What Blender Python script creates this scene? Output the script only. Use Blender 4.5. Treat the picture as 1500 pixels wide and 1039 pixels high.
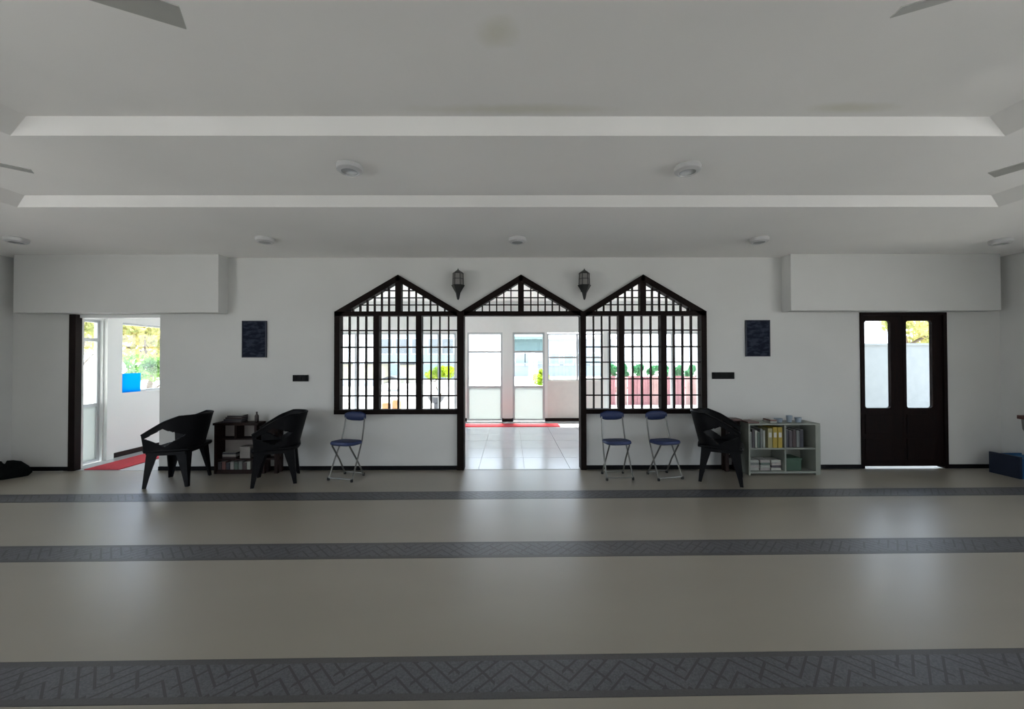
import bpy, bmesh, math, random
from mathutils import Vector, Matrix, Euler
random.seed(7)
S = bpy.context.scene
COL = S.collection
for o in list(bpy.data.objects): bpy.data.objects.remove(o)
PI = math.pi
R = math.radians

# ------------------------------------------------------------------ camera
EYE = 1.44
F = 575.0
cam_d = bpy.data.cameras.new('camera'); cam = bpy.data.objects.new('camera', cam_d); COL.objects.link(cam)
cam_d.sensor_width = 36; cam_d.lens = 36*F/1500; cam_d.clip_start = .02; cam_d.clip_end = 300
ROT = Matrix.Rotation(R(-.22), 3, 'Z') @ Matrix.Rotation(R(90.65), 3, 'X') @ Matrix.Rotation(R(-.1), 3, 'Z')
cam.location = (0, 0, EYE); cam.rotation_euler = ROT.to_euler()
S.camera = cam

def ray(px, py): return ROT @ Vector(((px-750)/F, (519.5-py)/F, -1))
def aty(px, py, Y):
    d = ray(px, py); t = Y/d.y
    return Vector((d.x*t, Y, EYE+d.z*t))
def atz(px, py, Z=0):
    d = ray(px, py); t = (Z-EYE)/d.z
    return Vector((d.x*t, d.y*t, Z))

# ------------------------------------------------------------------ world, sun, portals, exposure
W = bpy.data.worlds.new('overcast_sky'); S.world = W; W.use_nodes = True
nt = W.node_tree; nt.nodes.clear()
wo = nt.nodes.new('ShaderNodeOutputWorld'); bg = nt.nodes.new('ShaderNodeBackground')
tc = nt.nodes.new('ShaderNodeTexCoord'); sx = nt.nodes.new('ShaderNodeSeparateXYZ'); rp = nt.nodes.new('ShaderNodeValToRGB')
rp.color_ramp.elements[0].position = 0.0; rp.color_ramp.elements[0].color = (.84, .92, 1, 1)
rp.color_ramp.elements[1].position = .8; rp.color_ramp.elements[1].color = (.62, .77, 1, 1)
nt.links.new(tc.outputs['Generated'], sx.inputs[0]); nt.links.new(sx.outputs['Z'], rp.inputs[0])
nt.links.new(rp.outputs[0], bg.inputs[0]); nt.links.new(bg.outputs[0], wo.inputs[0])
bg.inputs[1].default_value = 2.2
sun_d = bpy.data.lights.new('sun', 'SUN'); sun_d.energy = 9.0; sun_d.angle = R(8); sun_d.color = (1, .95, .86)
sun = bpy.data.objects.new('sun', sun_d); COL.objects.link(sun); sun.rotation_euler = (R(-24), R(-1), 0)
S.view_settings.view_transform = 'Standard'; S.view_settings.look = 'None'
S.view_settings.gamma = 1; S.view_settings.use_curve_mapping = False
S.view_settings.exposure = 1.27

def portal(loc, rot, sx_, sy_):
    d = bpy.data.lights.new('sky_portal', 'AREA'); d.shape = 'RECTANGLE'; d.size = sx_; d.size_y = sy_
    d.cycles.is_portal = True
    o = bpy.data.objects.new('sky_portal', d); COL.objects.link(o); o.location = loc; o.rotation_euler = rot

# ------------------------------------------------------------------ materials
def mat(name, col, rough=.6, metal=0, spec=.5, noise=0, nscale=8, bump=0, bscale=60, col2=None, trans=0, stretch=None, emit=None, alpha=1):
    m = bpy.data.materials.new(name); m.use_nodes = True
    n = m.node_tree.nodes; l = m.node_tree.links; b = n['Principled BSDF']
    b.inputs['Base Color'].default_value = (*col, 1); b.inputs['Roughness'].default_value = rough
    b.inputs['Metallic'].default_value = metal; b.inputs['Specular IOR Level'].default_value = spec
    if trans: b.inputs['Transmission Weight'].default_value = trans
    if noise or bump or col2:
        t = n.new('ShaderNodeTexCoord'); mp = n.new('ShaderNodeMapping'); l.new(t.outputs['Object'], mp.inputs[0])
        if stretch: mp.inputs['Scale'].default_value = stretch
        if noise or col2:
            z = n.new('ShaderNodeTexNoise'); z.inputs['Scale'].default_value = nscale; z.inputs['Detail'].default_value = 5
            l.new(mp.outputs[0], z.inputs['Vector'])
            r = n.new('ShaderNodeValToRGB'); r.color_ramp.elements[0].position = .3; r.color_ramp.elements[1].position = .7
            c2 = col2 or tuple(c*(1-noise) for c in col)
            r.color_ramp.elements[0].color = (*c2, 1); r.color_ramp.elements[1].color = (*col, 1)
            l.new(z.outputs['Fac'], r.inputs[0]); l.new(r.outputs[0], b.inputs['Base Color'])
        if bump:
            z2 = n.new('ShaderNodeTexNoise'); z2.inputs['Scale'].default_value = bscale; z2.inputs['Detail'].default_value = 3
            l.new(mp.outputs[0], z2.inputs['Vector'])
            bp = n.new('ShaderNodeBump'); bp.inputs['Strength'].default_value = bump; bp.inputs['Distance'].default_value = .01
            l.new(z2.outputs['Fac'], bp.inputs['Height']); l.new(bp.outputs[0], b.inputs['Normal'])
    return m

M = {}
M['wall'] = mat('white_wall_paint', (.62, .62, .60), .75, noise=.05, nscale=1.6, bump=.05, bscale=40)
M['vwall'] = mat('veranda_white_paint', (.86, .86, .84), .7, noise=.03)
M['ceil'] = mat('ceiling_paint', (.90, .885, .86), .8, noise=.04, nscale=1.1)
M['wood'] = mat('dark_stained_wood', (.007, .004, .003), .65, spec=.12, col2=(.010, .005, .004), nscale=14, stretch=(3, 3, .4))
M['doorwood'] = mat('dark_red_door_wood', (.010, .004, .003), .6, spec=.12, col2=(.005, .0025, .0025), nscale=10, stretch=(4, 4, .4))
M['base'] = mat('black_skirting', (.004, .004, .005), .6, spec=.15)
M['blackplastic'] = mat('black_resin', (.003, .003, .004), .5, spec=.15)
M['bluevinyl'] = mat('blue_vinyl', (.009, .024, .10), .55, noise=.2, nscale=9)
M['steel'] = mat('tube_steel', (.20, .20, .19), .4, metal=.7)
M['rubber'] = mat('black_rubber', (.02, .02, .02), .7)
M['brown'] = mat('brown_wood', (.022, .009, .007), .6, spec=.2, col2=(.012, .005, .004), nscale=12, stretch=(1, 1, 5))
M['brownred'] = mat('red_brown_tabletop', (.09, .03, .022), .45, noise=.3, nscale=10)
M['grayshelf'] = mat('grey_green_board', (.24, .255, .22), .6, noise=.1)
M['alu'] = mat('powder_coated_aluminium', (.55, .57, .58), .5, metal=.1)
M['white'] = mat('white_panel', (.82, .83, .81), .5)
M['beigewall'] = mat('beige_low_wall', (.82, .77, .73), .7, noise=.05)
M['red'] = mat('red_runner', (.55, .03, .045), .85, bump=.3, bscale=200, noise=.2, nscale=30)
M['poster'] = mat('blue_poster', (.01, .36, .85), .5)
M['lampmetal'] = mat('black_lamp_metal', (.012, .013, .012), .45)
M['fan'] = mat('fan_blade_paint', (.50, .50, .47), .35, noise=.1)
M['fanhub'] = mat('fan_motor_paint', (.55, .55, .52), .35)
M['lightrim'] = mat('white_fixture', (.52, .52, .52), .35)
M['lightglass'] = mat('unlit_fixture_glass', (.28, .28, .28), .2)
M['bark'] = mat('bark', (.16, .12, .08), .9, noise=.4, nscale=12)
M['concrete'] = mat('pale_concrete_ground', (.62, .60, .56), .85, noise=.12, nscale=2)
M['greypane'] = mat('grey_window_pane', (.17, .19, .20), .4)
M['teal'] = mat('pale_teal_render', (.30, .36, .37), .8, noise=.06)
M['paleblue'] = mat('pale_blue_render', (.36, .40, .44), .8, noise=.06)
M['ywall'] = mat('weathered_white_wall', (.25, .27, .272), .8, noise=.1)
M['cream'] = mat('cream_render', (.46, .43, .34), .8, noise=.06)
M['redsheet'] = mat('red_fence_sheet', (.31, .13, .14), .6, noise=.25, nscale=3)
M['redsheet2'] = mat('faded_red_fence_sheet', (.37, .22, .20), .6, noise=.25, nscale=3)
M['potty'] = mat('dark_glazed_pot', (.05, .055, .07), .4)
M['darkroof'] = mat('grey_roof_sheet', (.035, .04, .045), .6)
M['cloth'] = mat('black_cloth', (.004, .005, .0045), .9, spec=.1, bump=.4, bscale=60)
M['bluebox'] = mat('blue_plastic', (.004, .075, .21), .4)
M['darkblue'] = mat('dark_blue_plastic', (.006, .012, .03), .5)
M['pagewhite'] = mat('paper_white', (.5, .5, .47), .8)
M['threshold'] = mat('brushed_threshold', (.40, .39, .36), .35, metal=.6)

def glass(name, tint=(1, 1, 1), rough=0, mix=.86):
    m = bpy.data.materials.new(name); m.use_nodes = True; n = m.node_tree.nodes; l = m.node_tree.links; n.clear()
    o = n.new('ShaderNodeOutputMaterial'); t = n.new('ShaderNodeBsdfTransparent'); g = n.new('ShaderNodeBsdfGlossy'); x = n.new('ShaderNodeMixShader')
    t.inputs[0].default_value = (*tint, 1); g.inputs['Roughness'].default_value = rough+.02
    x.inputs[0].default_value = 1-mix; l.new(t.outputs[0], x.inputs[1]); l.new(g.outputs[0], x.inputs[2]); l.new(x.outputs[0], o.inputs[0])
    return m
M['glass'] = glass('clear_pane', (.97, .98, .98), 0, .94)
M['greenglass'] = glass('green_tint_pane', (.58, .68, .66), 0, .92)
def frosted(name, col):
    m = bpy.data.materials.new(name); m.use_nodes = True; n = m.node_tree.nodes; l = m.node_tree.links; n.clear()
    o = n.new('ShaderNodeOutputMaterial'); t = n.new('ShaderNodeBsdfTranslucent'); g = n.new('ShaderNodeBsdfDiffuse'); x = n.new('ShaderNodeMixShader')
    t.inputs[0].default_value = (*col, 1); g.inputs[0].default_value = (*col, 1); x.inputs[0].default_value = .4
    l.new(t.outputs[0], x.inputs[1]); l.new(g.outputs[0], x.inputs[2]); l.new(x.outputs[0], o.inputs[0]); return m
M['frost'] = frosted('frosted_panel', (.52, .55, .54))
M['poster'] = frosted('blue_backlit_sheet', (.01, .50, .95))

def leafmat(name, a, b):
    m = bpy.data.materials.new(name); m.use_nodes = True; n = m.node_tree.nodes; l = m.node_tree.links; n.clear()
    o = n.new('ShaderNodeOutputMaterial'); d = n.new('ShaderNodeBsdfDiffuse'); t = n.new('ShaderNodeBsdfTranslucent'); x = n.new('ShaderNodeMixShader')
    z = n.new('ShaderNodeTexNoise'); z.inputs['Scale'].default_value = 2.2; tcn = n.new('ShaderNodeTexCoord'); l.new(tcn.outputs['Object'], z.inputs['Vector'])
    r = n.new('ShaderNodeValToRGB'); r.color_ramp.elements[0].position = .38; r.color_ramp.elements[1].position = .62
    r.color_ramp.elements[0].color = (*a, 1); r.color_ramp.elements[1].color = (*b, 1); l.new(z.outputs['Fac'], r.inputs[0])
    l.new(r.outputs[0], d.inputs[0]); l.new(r.outputs[0], t.inputs[0]); x.inputs[0].default_value = .5
    l.new(d.outputs[0], x.inputs[1]); l.new(t.outputs[0], x.inputs[2]); l.new(x.outputs[0], o.inputs[0]); return m
M['leaf_y'] = leafmat('yellow_green_leaves', (.34, .37, .14), (.62, .52, .22))
M['leaf_g'] = leafmat('green_leaves', (.10, .26, .07), (.26, .40, .10))
M['leaf_l'] = leafmat('lime_leaves', (.20, .34, .02), (.42, .50, .04))
M['leaf_d'] = leafmat('hedge_leaves', (.06, .28, .12), (.16, .42, .20))

# carpet: beige with a faint weave
def carpet_mat():
    m = mat('beige_carpet', (.205, .188, .152), .42, spec=.7, bump=.08, bscale=220); n = m.node_tree.nodes; l = m.node_tree.links; b = n['Principled BSDF']
    b.inputs['Coat Weight'].default_value = .58; b.inputs['Coat Roughness'].default_value = .30
    t = n.new('ShaderNodeTexCoord'); z = n.new('ShaderNodeTexNoise'); z.inputs['Scale'].default_value = 1.4; z.inputs['Detail'].default_value = 3
    mp = n.new('ShaderNodeMapping'); mp.inputs['Scale'].default_value = (.5, 1.6, 1)
    l.new(t.outputs['Object'], mp.inputs[0]); l.new(mp.outputs[0], z.inputs['Vector'])
    r = n.new('ShaderNodeValToRGB'); r.color_ramp.elements[0].color = (.245, .220, .178, 1); r.color_ramp.elements[1].color = (.300, .275, .222, 1)
    l.new(z.outputs['Fac'], r.inputs[0]); l.new(r.outputs[0], b.inputs['Base Color'])
    return m
M['carpet'] = carpet_mat()
def band_mat():
    m = mat('dark_patterned_band', (.07, .07, .08), .42, spec=.9); n = m.node_tree.nodes; l = m.node_tree.links; b = n['Principled BSDF']
    t = n.new('ShaderNodeTexCoord'); s = n.new('ShaderNodeSeparateXYZ'); l.new(t.outputs['Object'], s.inputs[0])
    def mth(op, a, b_=None, c=None):
        k = n.new('ShaderNodeMath'); k.operation = op
        for i, v in enumerate((a, b_, c)):
            if v is None: continue
            if isinstance(v, (int, float)): k.inputs[i].default_value = v
            else: l.new(v, k.inputs[i])
        return k.outputs[0]
    X, Y = s.outputs['X'], s.outputs['Y']
    # zigzag interlocked lines: mirrored diagonals every 0.26 m, plus a meander cell
    xm = mth('PINGPONG', X, .26)
    u = mth('MULTIPLY', mth('ADD', xm, Y), 13.5); v = mth('MULTIPLY', mth('SUBTRACT', xm, mth('MULTIPLY', Y, .9)), 9.0)
    lu = mth('GREATER_THAN', mth('ABSOLUTE', mth('SUBTRACT', mth('FRACT', u), .5)), .40)
    lv = mth('GREATER_THAN', mth('ABSOLUTE', mth('SUBTRACT', mth('FRACT', v), .5)), .42)
    cell = mth('GREATER_THAN', mth('FRACT', mth('MULTIPLY', xm, 6.2)), .45)
    lv = mth('MULTIPLY', lv, cell)
    ln = mth('MAXIMUM', lu, lv)
    inner = mth('LESS_THAN', mth('ABSOLUTE', Y), .088)
    ln = mth('MULTIPLY', ln, inner)
    edge = mth('SUBTRACT', 1, inner)
    z = n.new('ShaderNodeTexNoise'); z.inputs['Scale'].default_value = 120; l.new(t.outputs['Object'], z.inputs['Vector'])
    r = n.new('ShaderNodeValToRGB'); r.color_ramp.elements[0].position = .3; r.color_ramp.elements[1].position = .7
    r.color_ramp.elements[0].color = (.040, .041, .050, 1); r.color_ramp.elements[1].color = (.100, .102, .118, 1); l.new(z.outputs['Fac'], r.inputs[0])
    mx = n.new('ShaderNodeMix'); mx.data_type = 'RGBA'; l.new(ln, mx.inputs['Factor']); l.new(r.outputs[0], mx.inputs['A']); mx.inputs['B'].default_value = (.02, .02, .024, 1)
    mx2 = n.new('ShaderNodeMix'); mx2.data_type = 'RGBA'; l.new(mth('MULTIPLY', edge, .7), mx2.inputs['Factor']); l.new(mx.outputs['Result'], mx2.inputs['A']); mx2.inputs['B'].default_value = (.035, .033, .032, 1)
    l.new(mx2.outputs['Result'], b.inputs['Base Color']); return m
M['band'] = band_mat()
def notice_mat():
    m = mat('navy_notice_print', (.012, .018, .03), .8, spec=.1); n = m.node_tree.nodes; l = m.node_tree.links; b = n['Principled BSDF']
    t = n.new('ShaderNodeTexCoord'); z = n.new('ShaderNodeTexNoise'); mp = n.new('ShaderNodeMapping'); mp.inputs['Scale'].default_value = (9, 1, 22)
    l.new(t.outputs['Object'], mp.inputs[0]); l.new(mp.outputs[0], z.inputs['Vector']); z.inputs['Scale'].default_value = 1; z.inputs['Detail'].default_value = 2
    r = n.new('ShaderNodeValToRGB'); r.color_ramp.elements[0].position = .45; r.color_ramp.elements[1].position = .6
    r.color_ramp.elements[0].color = (.010, .013, .024, 1); r.color_ramp.elements[1].color = (.030, .038, .058, 1)
    l.new(z.outputs['Fac'], r.inputs[0]); l.new(r.outputs[0], b.inputs['Base Color']); return m
M['notice'] = notice_mat()

# ------------------------------------------------------------------ helpers
def link_mesh(name, verts, faces, m, parent=None, smooth=False):
    me = bpy.data.meshes.new(name); me.from_pydata([tuple(v) for v in verts], [], faces); me.update()
    if m: me.materials.append(m)
    if smooth:
        for p in me.polygons: p.use_smooth = True
    o = bpy.data.objects.new(name, me); COL.objects.link(o)
    if parent: o.parent = parent
    return o
class MB:
    def __init__(s): s.v = []; s.f = []
    def box(s, x0, x1, y0, y1, z0, z1, rot=None, pivot=(0, 0, 0)):
        x0, x1 = min(x0, x1), max(x0, x1); y0, y1 = min(y0, y1), max(y0, y1); z0, z1 = min(z0, z1), max(z0, z1)
        b = len(s.v)
        for z in (z0, z1):
            for x, y in ((x0, y0), (x1, y0), (x1, y1), (x0, y1)):
                p = Vector((x, y, z))
                if rot is not None: p = rot @ (p-Vector(pivot)) + Vector(pivot)
                s.v.append(p)
        for f in ((0, 3, 2, 1), (4, 5, 6, 7), (0, 1, 5, 4), (1, 2, 6, 5), (2, 3, 7, 6), (3, 0, 4, 7)): s.f.append([b+i for i in f])
        return s
    def prism(s, pts, y0, y1):           # pts are x,z counter-clockwise seen from the camera side
        b = len(s.v); n = len(pts)
        for y in (y0, y1):
            for x, z in pts: s.v.append(Vector((x, y, z)))
        s.f.append([b+i for i in range(n)]); s.f.append([b+n+i for i in range(n-1, -1, -1)])
        for i in range(n): j = (i+1) % n; s.f.append([b+j, b+i, b+n+i, b+n+j])
        return s
    def tube(s, pts, r, n=10, r1=None):
        pts = [Vector(p) for p in pts]; b = len(s.v); K = len(pts)
        up = Vector((0, 0, 1))
        for k, p in enumerate(pts):
            d = (pts[min(k+1, K-1)]-pts[max(k-1, 0)]).normalized()
            a = d.cross(up)
            if a.length < .1: a = d.cross(Vector((1, 0, 0)))
            a.normalize(); c = d.cross(a); rr = r if r1 is None else r+(r1-r)*k/(K-1)
            for i in range(n): t = 2*PI*i/n; s.v.append(p+(a*math.cos(t)+c*math.sin(t))*rr)
        for k in range(K-1):
            for i in range(n): j = (i+1) % n; s.f.append([b+k*n+i, b+k*n+j, b+(k+1)*n+j, b+(k+1)*n+i])
        s.f.append([b+i for i in range(n-1, -1, -1)]); s.f.append([b+(K-1)*n+i for i in range(n)])
        return s
    def lathe(s, prof, c=(0, 0, 0), n=20):
        b = len(s.v); c = Vector(c)
        for r, z in prof:
            for i in range(n): t = 2*PI*i/n; s.v.append(c+Vector((r*math.cos(t), r*math.sin(t), z)))
        for k in range(len(prof)-1):
            for i in range(n): j = (i+1) % n; s.f.append([b+k*n+i, b+k*n+j, b+(k+1)*n+j, b+(k+1)*n+i])
        s.f.append([b+i for i in range(n-1, -1, -1)]); s.f.append([b+(len(prof)-1)*n+i for i in range(n)])
        return s
    def build(s, name, m, parent=None, smooth=False, bevel=0, angle=False):
        o = link_mesh(name, s.v, s.f, m, parent, smooth)
        bm = bmesh.new(); bm.from_mesh(o.data); bmesh.ops.recalc_face_normals(bm, faces=bm.faces)
        if bevel: bmesh.ops.bevel(bm, geom=[e for e in bm.edges if e.is_manifold], offset=bevel, segments=2, affect='EDGES', profile=.6, clamp_overlap=True)
        bm.to_mesh(o.data); bm.free()
        if smooth:
            for p in o.data.polygons: p.use_smooth = True
            try: o.data.set_sharp_from_angle(angle=R(40))
            except Exception: pass
        return o
def B(name, m, parent, *dims, bevel=0): return MB().box(*dims).build(name, m, parent, bevel=bevel)
def empty(name, loc=(0, 0, 0), rz=0, parent=None):
    o = bpy.data.objects.new(name, None); COL.objects.link(o); o.location = loc; o.rotation_euler = (0, 0, rz); o.empty_display_size = .1
    if parent: o.parent = parent
    return o
def tag(o, label=None, cat=None, group=None, kind=None):
    if label: o['label'] = label
    if cat: o['category'] = cat
    if group: o['group'] = group
    if kind: o['kind'] = kind
    return o
def kids(o): return [c for c in bpy.data.objects if c.parent == o]
def copy_tree(o, parent=None):
    c = o.copy(); COL.objects.link(c)
    if parent: c.parent = parent
    for ch in kids(o): copy_tree(ch, c)
    return c

# ------------------------------------------------------------------ measured frame
WY, WT = 5.14, .12                # hall's far wall, its thickness
def wx(px, py=560): return aty(px, py, WY).x
def wz(py, px=750): return aty(px, py, WY).z
XL, XR = wx(18), wx(1466)
YB = -4.6                          # wall behind the camera
Z0 = wz(377.5)                     # lowest ceiling level
VY = 9.1                           # veranda's far wall
VXL, VXR = -5.82, 4.6              # veranda side walls

# ------------------------------------------------------------------ structure: hall walls
door_l = (wx(108), wx(234)); door_head_l = wz(461, 170)
door_r = (wx(1260), wx(1386)); door_head_r = wz(458, 1320)
w1 = (wx(491), wx(679)); wm = (wx(675), wx(856)); w2 = (wx(850), wx(1034))
post_l = (wx(670), wx(680)); post_r = (wx(850), wx(858))
eave = wz(457); sill = wz(606)
pk1 = (wx(584, 404), wz(403)); pkm = (wx(763, 404), wz(403)); pk2 = (wx(941, 404), wz(403))
pl = (post_l[0]+post_l[1])/2; pr = (post_r[0]+post_r[1])/2
wb = MB(); y0, y1 = WY, WY+WT; ZT = Z0+.25
wb.box(XL-.15, door_l[0], y0, y1, 0, ZT); wb.box(*door_l, y0, y1, door_head_l, ZT)
wb.box(door_l[1], w1[0], y0, y1, 0, ZT)
wb.box(w1[0], post_l[0], y0, y1, 0, sill)
wb.box(post_r[1], w2[1], y0, y1, 0, sill)
for (a, p, b) in ((w1[0], pk1, pl), (pl, pkm, pr), (pr, pk2, w2[1])):
    wb.prism([(a, eave), (p[0], p[1]), (p[0], ZT), (a, ZT)], y0, y1)
    wb.prism([(p[0], p[1]), (b, eave), (b, ZT), (p[0], ZT)], y0, y1)
wb.box(w2[1], door_r[0], y0, y1, 0, ZT); wb.box(*door_r, y0, y1, door_head_r, ZT)
wb.box(door_r[1], XR+.15, y0, y1, 0, ZT)
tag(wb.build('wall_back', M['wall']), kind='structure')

def side_wall(name, x0, x1, wins, ya, yb, z1, z2, zt):
    m = MB(); m.box(x0, x1, ya, yb, 0, z1); m.box(x0, x1, ya, yb, z2, zt)
    p = ya
    for a, b in wins:
        m.box(x0, x1, p, a, z1, z2); p = b
    m.box(x0, x1, p, yb, z1, z2)
    return tag(m.build(name, M['wall']), kind='structure')
WINS = [(-3.9, -2.3), (-1.7, -.1), (.5, 2.1)]
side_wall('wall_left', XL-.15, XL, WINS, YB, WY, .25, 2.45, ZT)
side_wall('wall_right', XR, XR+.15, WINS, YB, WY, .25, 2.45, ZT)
m = MB(); m.box(XL-.15, XR+.15, YB-.15, YB, 0, .02); m.box(XL-.15, XR+.15, YB-.15, YB, 1.7, ZT)
RW = [(-4.7, -4.0), (-1.7, -1.0), (1.0, 1.7), (4.0, 4.7)]
p = XL-.15
for a, b in RW: m.box(p, a, YB-.15, YB, .02, 1.7); p = b
m.box(p, XR+.15, YB-.15, YB, .02, 1.7)
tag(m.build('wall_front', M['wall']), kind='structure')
k = 5
for a, b in WINS:
    for x, s in ((XL-.07, 1), (XR+.07, -1)):
        w = tag(empty('window_%d' % k), kind='structure'); k += 1
        f = MB(); f.box(x-.025, x+.025, a, a+.04, .25, 2.45).box(x-.025, x+.025, b-.04, b, .25, 2.45).box(x-.025, x+.025, a, b, .25, .29).box(x-.025, x+.025, a, b, 2.41, 2.45).box(x-.02, x+.02, (a+b)/2-.02, (a+b)/2+.02, .29, 2.41)
        f.build('window_frame', M['alu'], w)
        portal((x, (a+b)/2, 1.35), (0, R(-90*s), 0), 2.2, b-a)
for a, b in RW:
    w = tag(empty('window_%d' % k), kind='structure'); k += 1
    y = YB-.07
    f = MB(); f.box(a, a+.04, y-.025, y+.025, .02, 1.7).box(b-.04, b, y-.025, y+.025, .02, 1.7).box(a, b, y-.025, y+.025, .02, .06).box(a, b, y-.025, y+.025, 1.66, 1.7).box((a+b)/2-.02, (a+b)/2+.02, y-.02, y+.02, .06, 1.66)
    f.build('window_frame', M['alu'], w)
    portal(((a+b)/2, y, .86), (R(90), 0, 0), b-a, 1.68)

# ceiling: concentric stepped tray with sloping risers
z1c, z2c = Z0+.068, Z0+.155
def hy(z, dy): return (z-EYE)*F/dy
o2 = dict(xa=4.13, xb=4.30, ya=hy(z1c, 241), yb=hy(Z0, 223.5))
o1 = dict(xa=2.95, xb=3.12, ya=hy(z2c, 358), yb=hy(z1c, 329))
YN = -3.0
def ring(x, yn, yf, z): return [(-x, yn, z), (x, yn, z), (x, yf, z), (-x, yf, z)]
rings = [[(XL-.15, YB-.15, Z0), (XR+.15, YB-.15, Z0), (XR+.15, WY, Z0), (XL-.15, WY, Z0)],
         ring(o2['xb'], YN-.1, o2['yb'], Z0), ring(o2['xa'], YN, o2['ya'], z1c), ring(o1['xb'], YN+1, o1['yb'], z1c), ring(o1['xa'], YN+1.1, o1['ya'], z2c)]
V = [p for r_ in rings for p in r_]; FC = []
for k_ in range(4):
    for i in range(4): j = (i+1) % 4; FC.append([k_*4+i, k_*4+j, (k_+1)*4+j, (k_+1)*4+i])
FC.append([16, 17, 18, 19])
b = len(V); V += [(XL-.15, YB-.15, ZT), (XR+.15, YB-.15, ZT), (XR+.15, WY, ZT), (XL-.15, WY, ZT)]
FC.append([b+3, b+2, b+1, b])
for i in range(4): j = (i+1) % 4; FC.append([b+i, b+j, j, i])
tag(link_mesh('ceiling', V, FC, M['ceil']), kind='structure')
# faint yellow damp stains of the ceiling, procedural, in object space
cm = M['ceil']; n = cm.node_tree.nodes; l = cm.node_tree.links; bs = n['Principled BSDF']
src = bs.inputs['Base Color'].links[0].from_socket
def stain(src, c, rx, ry, amt):
    t = n.new('ShaderNodeTexCoord'); vm = n.new('ShaderNodeVectorMath'); vm.operation = 'SUBTRACT'; vm.inputs[1].default_value = c; l.new(t.outputs['Object'], vm.inputs[0])
    v2 = n.new('ShaderNodeVectorMath'); v2.operation = 'MULTIPLY'; v2.inputs[1].default_value = (1/rx, 1/ry, 0); l.new(vm.outputs[0], v2.inputs[0])
    ln = n.new('ShaderNodeVectorMath'); ln.operation = 'LENGTH'; l.new(v2.outputs[0], ln.inputs[0])
    z = n.new('ShaderNodeTexNoise'); z.inputs['Scale'].default_value = 7; l.new(t.outputs['Object'], z.inputs['Vector'])
    ad = n.new('ShaderNodeMath'); ad.operation = 'MULTIPLY_ADD'; l.new(z.outputs['Fac'], ad.inputs[0]); ad.inputs[1].default_value = .9; l.new(ln.outputs['Value'], ad.inputs[2])
    mr = n.new('ShaderNodeMapRange'); mr.inputs['From Min'].default_value = 1.5; mr.inputs['From Max'].default_value = .7; mr.inputs['To Min'].default_value = 0; mr.inputs['To Max'].default_value = amt; l.new(ad.outputs[0], mr.inputs['Value'])
    mx = n.new('ShaderNodeMix'); mx.data_type = 'RGBA'; l.new(mr.outputs[0], mx.inputs['Factor']); l.new(src, mx.inputs['A']); mx.inputs['B'].default_value = (.58, .56, .38, 1)
    return mx.outputs['Result']
src = stain(src, tuple(atz(730, 48, z2c)), .10, .10, .35)
src = stain(src, tuple(atz(760, 160, z2c)), .7, .06, .30)
src = stain(src, tuple(atz(1245, 158, z2c)), .3, .06, .35)
l.new(src, bs.inputs['Base Color'])

# floor with woven prayer carpets laid in rows
ROWS = 1.185; BW = .243
fl = tag(B('floor', M['carpet'], None, XL-.15, XR+.15, YB-.15, WY+.0, -.15, -.004), kind='structure')
CR = R(.72)
def strip(name, m, ya, yb, zt):
    o = B(name, m, fl, -6.32, 6.2, -(yb-ya)/2, (yb-ya)/2, -.0035, zt)
    o.location = (0, (ya+yb)/2, 0); o.rotation_euler = (0, 0, CR); return o
yfar = 4.29
for i in range(7):
    yf = yfar-i*ROWS
    strip('border_band', M['band'], yf-BW, yf, .003)
    strip('carpet_strip', M['carpet'], yf-ROWS+.002, yf-BW-.002, .0022)
strip('carpet_strip', M['carpet'], yfar+.002, 5.04, .0022)

# skirting
bz = wz(682)
tag(B('baseboard_left', M['base'], None, XL, XL+.015, YB, WY-.015, 0, bz), kind='structure')
tag(B('baseboard_right', M['base'], None, XR-.015, XR, YB, WY-.015, 0, bz), kind='structure')
bb = MB()
for a, b in ((XL, door_l[0]), (door_l[1], post_l[0]), (post_r[1], door_r[0]), (door_r[1], XR)): bb.box(a, b, WY-.016, WY, 0, bz)
tag(bb.build('baseboard_back', M['base']), kind='structure')
# boxed beam casings high on the wall
for i, (a, b, yb_) in enumerate(((aty(20, 420, WY-.17).x, wx(334, 420), 458), (wx(1145, 420), aty(1466, 420, WY-.17).x, 455))):
    tag(B('trim_%d' % (i+1), M['wall'], None, a, b, WY-.17, WY, aty(200 if i == 0 else 1300, yb_, WY-.17).z, Z0+.02), kind='structure')

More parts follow.
